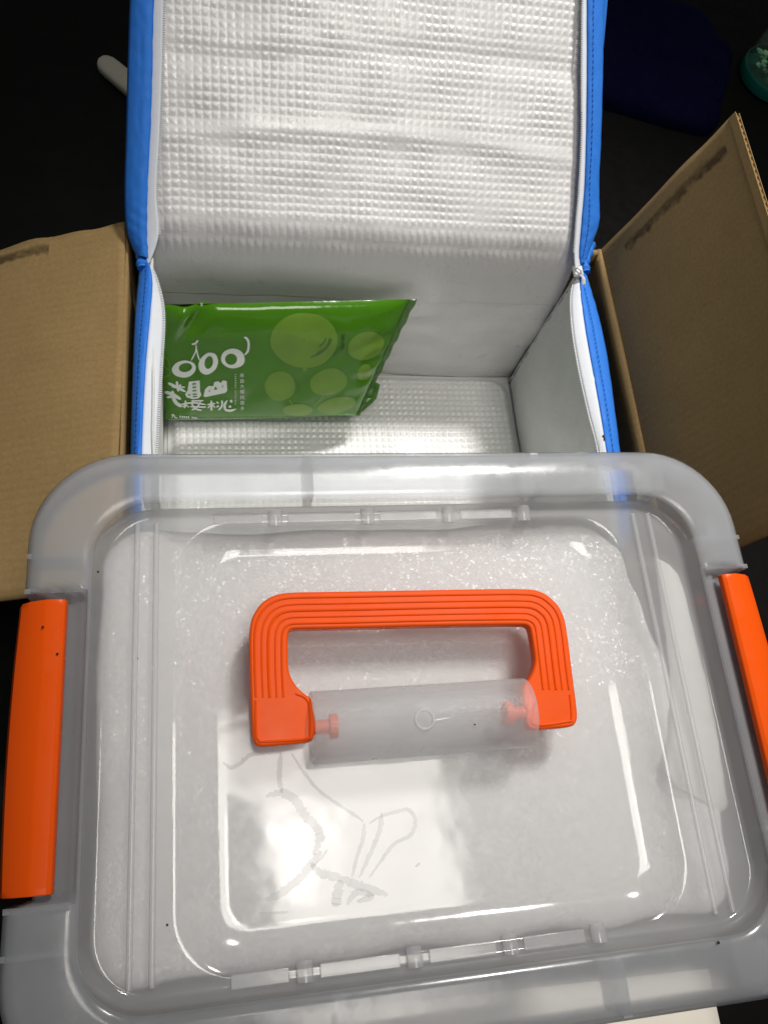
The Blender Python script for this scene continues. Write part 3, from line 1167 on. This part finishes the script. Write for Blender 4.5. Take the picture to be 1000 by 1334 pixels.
prof = [(.1845, .1355, .046, -.027, .010, .002), (.1862, .1372, .047, -.012, .010, .004), (.1850, .1360, .046, -.0055, .0095, .006), (.1815, .1325, .043, -.0018, .008, .0075),
        (.1765, .1275, .039, -.0003, .006, .0080), (.169, .1205, .034, 0, .004, .0075), (.1605, .1130, .030, -.0004, .0015, .0045), (.1568, .1097, .028, -.0010, 0, 0),
        (.1556, .1086, .0275, -.0022, 0, 0), (.1545, .1076, .027, -.0045, 0, 0), (.1528, .1058, .026, -.0092, 0, 0), (.1515, .1045, .025, -.0108, 0, 0), (.1503, .1036, .0248, -.0110, 0, 0), (.1495, .1031, .0247, -.0110, 0, 0),
        (.1200, .1016, .0266, -.0110, 0, 0), (.1190, .1010, .0262, -.0110, 0, 0), (.1172, .0998, .0255, -.0113, 0, 0), (.1150, .0982, .0245, -.0126, 0, 0), (.1105, .0946, .0215, -.0158, 0, 0), (.1070, .0918, .0190, -.0176, 0, 0), (.1040, .0895, .0168, -.0187, 0, 0),
        (.1012, .0873, .0145, -.01945, 0, 0), (.0985, .0852, .0124, -.01985, 0, 0), (.0960, .0832, .0106, -.0200, 0, 0), (.0952, .0825, .0102, -.0200, 0, 0), (.0944, .0818, .0098, -.0200, 0, 0), (.05, .05, .01, -.0200, 0, 0), (.012, .012, .004, -.0200, 0, 0)]
lid_s = obj('lid', *loops_mesh([lid_loop(*p) for p in prof], cap_end=True), M_lid, sbox, angle=50, solid=.0016)
lid_s.data.materials.append(M_rim)
nloop = len(rrect(.1, .1, .01))
for p in lid_s.data.polygons:
    if len(p.vertices) == 4 and max(p.vertices) < 9 * nloop:
        p.material_index = 1
# ribs inside the rim
for x in (-.052, .072):
    for s in (-1, 1):
        y0, y1 = sorted((s * .112, s * .1345))
        obj('rim_rib', *box(SC.x + x - .0022, SC.x + x + .0022, SC.y + y0, SC.y + y1, LID - .022, LID - .0028), M_rib, lid_s, smooth=False)
for x in (-.130, .142):
    for s in (-1, 1):
        y0, y1 = sorted((s * .112, s * .1335))
        obj('rim_rib', *box(SC.x + x - .0040, SC.x + x + .0040, SC.y + y0, SC.y + y1, LID - .020, LID - .0030), M_lid, lid_s, smooth=False)
for sx in (-1, 1):
    for sy in (-1, 1):
        for yy, zz in ((LAT + .0015, .0015), (LAT + .0185, .0022)):
            y = sy * yy
            x0, x1 = sorted((sx * .1585, sx * .1845))
            obj('rim_rib', *box(SC.x + x0, SC.x + x1, SC.y + y - .0011, SC.y + y + .0011, LID - .024, LID - zz - .001), M_rib, lid_s, smooth=False)
# long ridges beside the sunken panel
for x in (-.1365, -.1275, .1275, .1365):
    pts = [SC + Vector((x, -.1005 + .201 * i / 20, -.0105)) for i in range(21)]
    obj('ridge', *tube(pts, .0013, 10, flat=.9), M_rib, lid_s)
# tabs across the far and near strips, and the shallow pockets between them
for x in (-.0695, -.022, .0215, .0635):
    for s in (-1, 1):
        pts = [SC + Vector((x + (.004 if s < 0 else 0), s * (.1055 - .0075 * i / 6), -.0095 - .0012 * (i / 6) ** 2)) for i in range(7)]
        obj('tab', *tube(pts, .0036, 14, flat=.75), M_rib, lid_s)
for x0, x1 in ((-.063, -.0285), (-.0155, .015), (.028, .057), (-.1, -.076)):
    for s in (-1, 1):
        cy = s * .1022
        v, f = box(SC.x + x0 + (.004 if s < 0 else 0), SC.x + x1 + (.004 if s < 0 else 0), SC.y + cy - .0028, SC.y + cy + .0028, LID - .0108, LID - .0098)
        obj('pocket', v, f, M_rib, lid_s, bevel=.0004)
# body
bl = []
for hx, hy, r, z in [(.1615, .1090, .034, -.0125), (.1600, .1065, .033, -.016), (.1590, .1055, .033, -.05), (.1540, .0985, .031, -.16), (.1490, .0935, .029, -.276), (.1440, .0885, .026, -.2895), (.1340, .0785, .020, -.2915), (.04, .03, .01, -.2915)]:
    bl.append([SC + Vector((x, y, z)) for x, y in rrect(hx, hy, r)])
obj('body', *loops_mesh(bl, cap_end=True), M_body, sbox, angle=50, solid=.0018)
# latches
for s in (-1, 1):
    prof_l = [(.1655, -.0035), (.1662, -.0005), (.1680, .0006), (.1735, .0008), (.1752, .0004), (.1815, -.0022), (.1860, -.0062), (.1884, -.0130), (.1892, -.0260), (.1880, -.0440), (.1856, -.0580), (.1830, -.0600)]
    n = 40
    v = []
    for i in range(n):
        t = i / (n - 1)
        y = -.0612 + .1224 * t
        bow = .0016 * (1 - (2 * t - 1) ** 2)
        for (x, z) in prof_l:
            k = smooth01(x, .172, .186)
            v.append(SC + Vector((s * (x + bow * k), y, z)))
    la = obj('latch', v, grid_faces(n, len(prof_l)), M_orange, sbox, angle=26, solid=.0026, bevel=.0006)
    la['label'] = 'left orange latch' if s < 0 else 'right orange latch'
    hp = [SC + Vector((s * .1835, -.062 + .124 * i / 8, -.0515)) for i in range(9)]
    obj('hinge_pin', *tube(hp, .0016, 10), M_orange, la)

# handle
ZH = LID + .002
H_OUT = [(324, 826), (328, 803), (340, 785), (356, 775), (375, 771), (450, 770), (560, 768), (690, 766), (710, 772), (727, 787), (735, 803), (739, 824), (746, 880), (752.5, 930), (751, 941), (745, 947), (689, 951), (686, 940), (685, 925), (679, 896),
         (688, 886), (694, 874), (697, 862), (696, 850), (691, 819), (688, 815), (683, 813), (560, 815), (450, 818), (382, 819), (377, 821), (375, 828), (375, 866), (378, 880), (386, 894), (397, 904), (406, 909), (408, 925), (411, 940), (410, 958), (405, 967), (341, 973), (333, 970), (329, 961), (327, 925)]
def chaikin(pts, closed, it=2):
    for _ in range(it):
        q = []
        m = len(pts)
        for i in range(m if closed else m - 1):
            a, b = pts[i], pts[(i + 1) % m]
            q += [(a[0] * .8 + b[0] * .2, a[1] * .8 + b[1] * .2), (a[0] * .2 + b[0] * .8, a[1] * .2 + b[1] * .8)]
        pts = q if closed else [pts[0]] + q + [pts[-1]]
    return pts


H_OUT = chaikin(H_OUT, True)
top = [P(*p, ZH) for p in H_OUT]
n = len(top)
v = top + [p + Vector((0, 0, -.0068)) for p in top]
f = [tuple(range(n)), tuple(range(2 * n - 1, n - 1, -1))] + [(i, (i + 1) % n, n + (i + 1) % n, n + i) for i in range(n)]
handle = obj('handle', v, f, M_orange, sbox, angle=40, bevel=.0016)
HO = [(326, 908), (324.5, 870), (324, 826), (328, 803), (340, 785), (356, 775), (375, 771), (450, 770), (560, 768), (690, 766), (710, 772), (727, 787), (735, 803), (739, 824), (744, 870), (748, 898)]
HI = [(377, 908), (375, 870), (375, 838), (375, 829), (376.5, 823), (380, 820), (386, 819), (450, 818), (560, 815), (681, 813), (687, 815), (690, 817), (691, 821), (692, 830), (696, 862), (700, 898)]
HO, HI = chaikin(HO, False), chaikin(HI, False)
for fr, rr in ((.15, .0006), (.33, .0005), (.50, .0007), (.68, .0005), (.85, .0006)):
    line = [P(a[0] + (b[0] - a[0]) * fr, a[1] + (b[1] - a[1]) * fr, ZH + .0001) for a, b in zip(HO, HI)]
    obj('ridge', *tube(line, rr, 8), M_orange, handle)
for pad in ([(333, 912), (334, 955), (337, 963), (345, 966), (400, 962), (404, 957), (402, 915), (385, 903)], [(690, 897), (697, 915), (694, 943), (738, 940), (744, 935), (742, 905)]):
    obj('ridge', *tube(resample([P(*p, ZH + .0001) for p in pad], 50), .0006, 8), M_orange, handle)

# frosted barrel that carries the handle
b0, b1 = P(406, 945, LID - .003), P(686, 931, LID - .003)
yc = (b0.y + b1.y) / 2
RB = .0163
v, f = [], []
nb = 48
xs = [(b0.x, RB * .90), (b0.x, RB * .985), (b0.x + .0008, RB), (b1.x - .0008, RB), (b1.x, RB * .985), (b1.x, RB * .90)]
for x, r in xs:
    for k in range(nb):
        a = 2 * math.pi * k / nb
        v.append(Vector((x, yc + r * math.cos(a), LID - .0036 + r * math.sin(a))))
for i in range(len(xs) - 1):
    for k in range(nb):
        l = (k + 1) % nb
        f.append((i * nb + k, i * nb + l, (i + 1) * nb + l, (i + 1) * nb + k))
barrel = obj('handle_barrel', v, f, M_barrel, sbox, angle=50)
for x, s in ((b0.x, 1), (b1.x, -1)):
    p0 = Vector((x - s * .003, yc, LID - .002))
    obj('pivot_pin', *tube([p0, p0 + Vector((s * .011, 0, 0)), p0 + Vector((s * .0111, 0, 0)), p0 + Vector((s * .0145, 0, 0))], [.0032, .0032, .0056, .0056], 16, up=Vector((0, 0, 1))), M_pin, barrel)
pc = P(553, 937, LID + .0130)
ring = [pc + Vector((.0042 * math.cos(a), .0042 * math.sin(a), -.0008 * math.sin(a) ** 2)) for a in [2 * math.pi * i / 28 for i in range(29)]]
obj('moulding_mark', *tube(ring, .0007, 8, caps=False), M_nub, barrel)
obj('moulding_mark', *tube(resample([pc + Vector((.004, -.001, 0)), pc + Vector((.009, -.0005, -.0002)), pc + Vector((.0125, 0, -.0003))], 10), [.0008 - .00006 * i for i in range(10)], 8, flat=.5), M_nub, barrel)

# grey strips painting in the veins of the reflection in the sunken panel
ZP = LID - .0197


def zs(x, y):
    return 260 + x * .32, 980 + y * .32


VEINS = [([(95, 40), (125, 62), (160, 50), (205, 12), (260, 4), (330, 2)], 14), ([(330, 0), (326, 60), (325, 110), (335, 165)], 17), ([(270, 180), (330, 165), (385, 190), (425, 250), (478, 310), (490, 350), (462, 420)], 30),
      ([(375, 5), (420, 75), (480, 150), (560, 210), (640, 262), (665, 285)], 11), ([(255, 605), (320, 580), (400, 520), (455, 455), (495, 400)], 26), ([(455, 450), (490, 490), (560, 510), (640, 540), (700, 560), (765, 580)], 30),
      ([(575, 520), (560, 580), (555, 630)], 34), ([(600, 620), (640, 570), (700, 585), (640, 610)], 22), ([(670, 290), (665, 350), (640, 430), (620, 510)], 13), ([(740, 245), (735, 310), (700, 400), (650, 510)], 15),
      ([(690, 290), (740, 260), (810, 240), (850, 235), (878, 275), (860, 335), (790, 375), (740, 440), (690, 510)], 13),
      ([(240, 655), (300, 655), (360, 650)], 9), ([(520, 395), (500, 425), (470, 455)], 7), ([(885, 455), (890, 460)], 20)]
for k, (pts, w) in enumerate(VEINS):
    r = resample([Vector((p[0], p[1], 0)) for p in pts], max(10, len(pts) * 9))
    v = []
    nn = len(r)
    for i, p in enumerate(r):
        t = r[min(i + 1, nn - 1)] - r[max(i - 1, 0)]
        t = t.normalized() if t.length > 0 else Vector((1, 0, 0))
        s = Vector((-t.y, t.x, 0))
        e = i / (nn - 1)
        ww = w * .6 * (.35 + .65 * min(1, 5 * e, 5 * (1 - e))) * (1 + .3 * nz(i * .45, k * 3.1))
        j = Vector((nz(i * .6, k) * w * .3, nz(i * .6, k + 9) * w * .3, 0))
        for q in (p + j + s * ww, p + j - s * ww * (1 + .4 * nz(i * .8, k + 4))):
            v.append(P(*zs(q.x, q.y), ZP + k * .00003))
    obj('reflection_vein', v, [(2 * i, 2 * i + 1, 2 * i + 3, 2 * i + 2) for i in range(nn - 1)], M_refl_vein, lid_s)

# ------------------------------------------------------------------ contents of the storage box
FZ = LID - .0265


def foam_outline(hx, hy, r):
    out = []
    for x, y in rrect(hx, hy, r, 10, (30, 40)):
        p = SC + Vector((x - .0005, y - .0005, 0))
        if x > 0:
            # ragged, receding right side
            k = smooth01(x, .06, .125)
            t = (y + .1) / .2
            p.x -= k * (.006 + .026 * smooth01(t, .15, 1.0) + .004 * nz(t * 9, 2.2))
        p.x += .003 * nz(x * 30, y * 30, 5)
        p.y += .003 * nz(x * 30, y * 30, 8)
        out.append(p)
    return out


fl_ = []
for hx, hy, r, z in [(.118, .074, .02, .010), (.126, .080, .02, .05), (.138, .088, .022, .19), (.150, .098, .022, FZ - .028), (.1538, .1015, .022, FZ - .004), (.1535, .1012, .022, FZ - .001), (.1515, .0998, .022, FZ + .0005), (.147, .097, .022, FZ + .001), (.138, .0955, .022, FZ + .001), (.130, .094, .022, FZ + .001), (.124, .093, .024, FZ + .001), (.1185, .0920, .023, FZ + .001), (.113, .088, .022, FZ + .001), (.107, .078, .02, FZ + .0008), (.10, .06, .02, FZ + .001), (.075, .045, .015, FZ + .001), (.045, .025, .01, FZ + .001), (.012, .008, .004, FZ + .001)]:
    lp = foam_outline(hx, hy, r)
    fl_.append([p + Vector((0, 0, z - p.z + (.0085 * smooth01(abs(p.x - SC.x), .118, .130) * smooth01(z, FZ - .006, FZ)) + .0022 * nz(p.x * 22, p.y * 22, 3) + .001 * nz(p.x * 60, p.y * 60, 7))) for p in lp])
foam = obj('foam_wrap', *loops_mesh(fl_, True, True), M_foam, angle=60)
tag(foam, 'glittering white foam wrap filling the clear storage box under its lid', 'packing foam')

# folded white paper standing by the right wall
pp = []
edges = [[(850, 725), (862, 800), (872, 880), (872, 950), (866, 1000), (878, 1025)], [(880, 745), (900, 810), (920, 890), (932, 960), (925, 1015), (915, 1045)], [(895, 790), (918, 860), (935, 930), (946, 1010), (948, 1048), (935, 1060)]]
zz = [LID - .0160, LID - .0145, LID - .0190]
sheet = [[P(*p, z - .0004 * i) for i, p in enumerate(e)] for e, z in zip(edges, zz)]
sheet = [[Vector((min(p.x, .2500), p.y, p.z - max(0.0, p.x - .2500))) for p in e] for e in sheet]
tag(obj('paper_sheet', *strip(sheet, 8, .002, 50, Vector((0, 0, 1)), .001), M_paper, angle=60, solid=.0006), 'folded white paper tucked inside the storage box beside its right wall', 'paper')

# ------------------------------------------------------------------ things lying on the table
a = P(930, 1300, .002)
q = [(P(395, 1320, .001).x, P(395, 1320, .001).y), (a.x, P(920, 1262, .001).y), (a.x + .004, -.42), (-.02, -.42)]
tag(obj('paper_sheet', *grid(lambda u, v: Vector((q[0][0] * (1 - u) * (1 - v) + q[1][0] * u * (1 - v) + q[2][0] * u * v + q[3][0] * (1 - u) * v, (q[0][1] * (1 - u) + q[1][1] * u) * (1 - v) + (q[2][1] * u + q[3][1] * (1 - u)) * v, .0012 + .0008 * nz(u * 3, v * 3, 1))), 20, 20), M_paper_t, solid=.0004),
    'cream sheet of paper on the table below the front of the storage box', 'paper')

# ivory handle end poking out behind the bag lid
k0, k1 = P(140, 80, .012), P(240, 165, .012)
dr = (k1 - k0).normalized()
sd = Vector((-dr.y, dr.x, 0))
prof_h = [(0, .001), (.0012, .0060), (.0035, .0090), (.008, .0112), (.016, .0118), (.04, .0122), (.09, .0118)]
v = []
nh = 20
base = k0 - dr * .010
for s, r in prof_h:
    for k in range(nh):
        an = 2 * math.pi * k / nh
        c_, s_ = math.cos(an), math.sin(an)
        e = lambda t: math.copysign(abs(t) ** .6, t)
        v.append(base + dr * s + sd * r * e(c_) + Vector((0, 0, -.006 + min(r, .0062) * e(s_))))
sp_o = empty('utensil', 'ivory plastic handle end sticking out behind the blue bag lid', 'utensil')
obj('grip', *loops_mesh([v[i * nh:(i + 1) * nh] for i in range(len(prof_h))], True, True), M_handle_w, sp_o)
bl_ = obj('blade', *box(0, .1, -.006, .006, -.0008, .0008), M_teeth, sp_o, smooth=False)
bl_.matrix_local = Matrix.Translation(base + dr * .085 + Vector((0, 0, -.004))) @ Matrix.Rotation(math.atan2(dr.y, dr.x), 4, 'Z')

# navy cloth heap
out2 = [(700, -60), (785, -30), (850, 2), (905, 22), (924, 46), (946, 74), (949, 98), (940, 130), (926, 172), (880, 166), (830, 152), (785, 138), (720, 120), (660, 30)]
ring0 = resample([P(*p, .004) for p in out2] + [P(*out2[0], .004)], 90)[:-1]
cen = sum(ring0, Vector()) / len(ring0)
lp = []
for t, z in ((1.0, .001), (1.0, .006), (.97, .014), (.88, .020), (.72, .024), (.5, .025), (.25, .024), (.05, .024)):
    lp.append([cen + (p - cen) * t + Vector((0, 0, z - p.z * 0 - .004 + (.010 * nz((cen.x + (p.x - cen.x) * t) * 20, (cen.y + (p.y - cen.y) * t) * 34, 1.3) + .004 * nz((cen.x + (p.x - cen.x) * t) * 60, (cen.y + (p.y - cen.y) * t) * 45, 4.3)) * (1 if z > .005 else 0))) for p in ring0])
cl = obj('folded_cloth', *loops_mesh(lp, True, True), M_navy, angle=80)
tag(cl, 'dark navy cloth bundle on the table behind the right flap', 'cloth')
e = [P(925, 45, .026), P(946, 74, .024), P(949, 98, .022), P(938, 130, .021)]
i_ = [P(910, 46, .020), P(915, 85, .020), P(920, 112, .020), P(925, 136, .018)]
obj('fold', *strip([e, i_], 4, .003, 24), M_navy, cl, solid=.002)

# glass jar with a teal base
jc = P(1010, 96, .012)
jar = empty('glass_jar', 'glass jar with teal base holding pale green chips at the right edge', 'jar')
R_ = .046
obj('base', *lathe([(.002, .0005), (R_ * .9, .0005), (R_, .004), (R_ + .0005, .016), (R_ - .0008, .018), (R_ - .002, .018)], jc.x, jc.y), M_teal, jar)
obj('glass', *lathe([(R_ - .0015, .0175), (R_ - .0022, .03), (R_ - .0035, .055), (R_ - .008, .062), (R_ - .009, .070), (R_ - .0105, .070), (R_ - .0095, .062), (R_ - .005, .054), (R_ - .0037, .03), (R_ - .003, .0175)], jc.x, jc.y), M_glass, jar)
ch = []
for k in range(90):
    a_ = random.uniform(0, 6.28)
    rr = (R_ - .008) * math.sqrt(random.random())
    p = Vector((jc.x + rr * math.cos(a_), jc.y + rr * math.sin(a_), .021 + random.uniform(0, .012)))
    v4, f4 = box(-.0035, .0035, -.0022, .0022, -.001, .001)
    mt = Matrix.Rotation(random.uniform(0, 6), 3, 'Z') @ Matrix.Rotation(random.uniform(-.7, .7), 3, 'X')
    ch.append(([p + mt @ q for q in v4], f4))
co = obj('chips', *join(ch), M_mint, jar, smooth=False)
co['kind'] = 'stuff'

# dust specks on the lid and one on the table
M_speck = principled('speck', (.03, .025, .02), .9, .1, .1)
for px, py, z, r in ((218, 1205, LID - .0106, .0005), (935, 1228, LID + .0002, .0007), (128, 745, LID - .001, .0005), (75, 852, LID + .0012, .0006), (56, 817, LID + .0012, .0006), (618, 944, LID + .0128, .0004), (180, 858, LID - .0106, .0003)):
    c_ = P(px, py, z)
    obj('speck', *join([([c_ + Vector((r * math.cos(a) * (1 + .3 * nz(px, a)), r * math.sin(a), .00015 * h_)) for h_ in (0, 1) for a in [i * math.pi / 4 for i in range(8)]], [tuple(range(8)), tuple(range(15, 7, -1))] + [(i, (i + 1) % 8, 8 + (i + 1) % 8, 8 + i) for i in range(8)])]), M_speck, sbox, smooth=False)
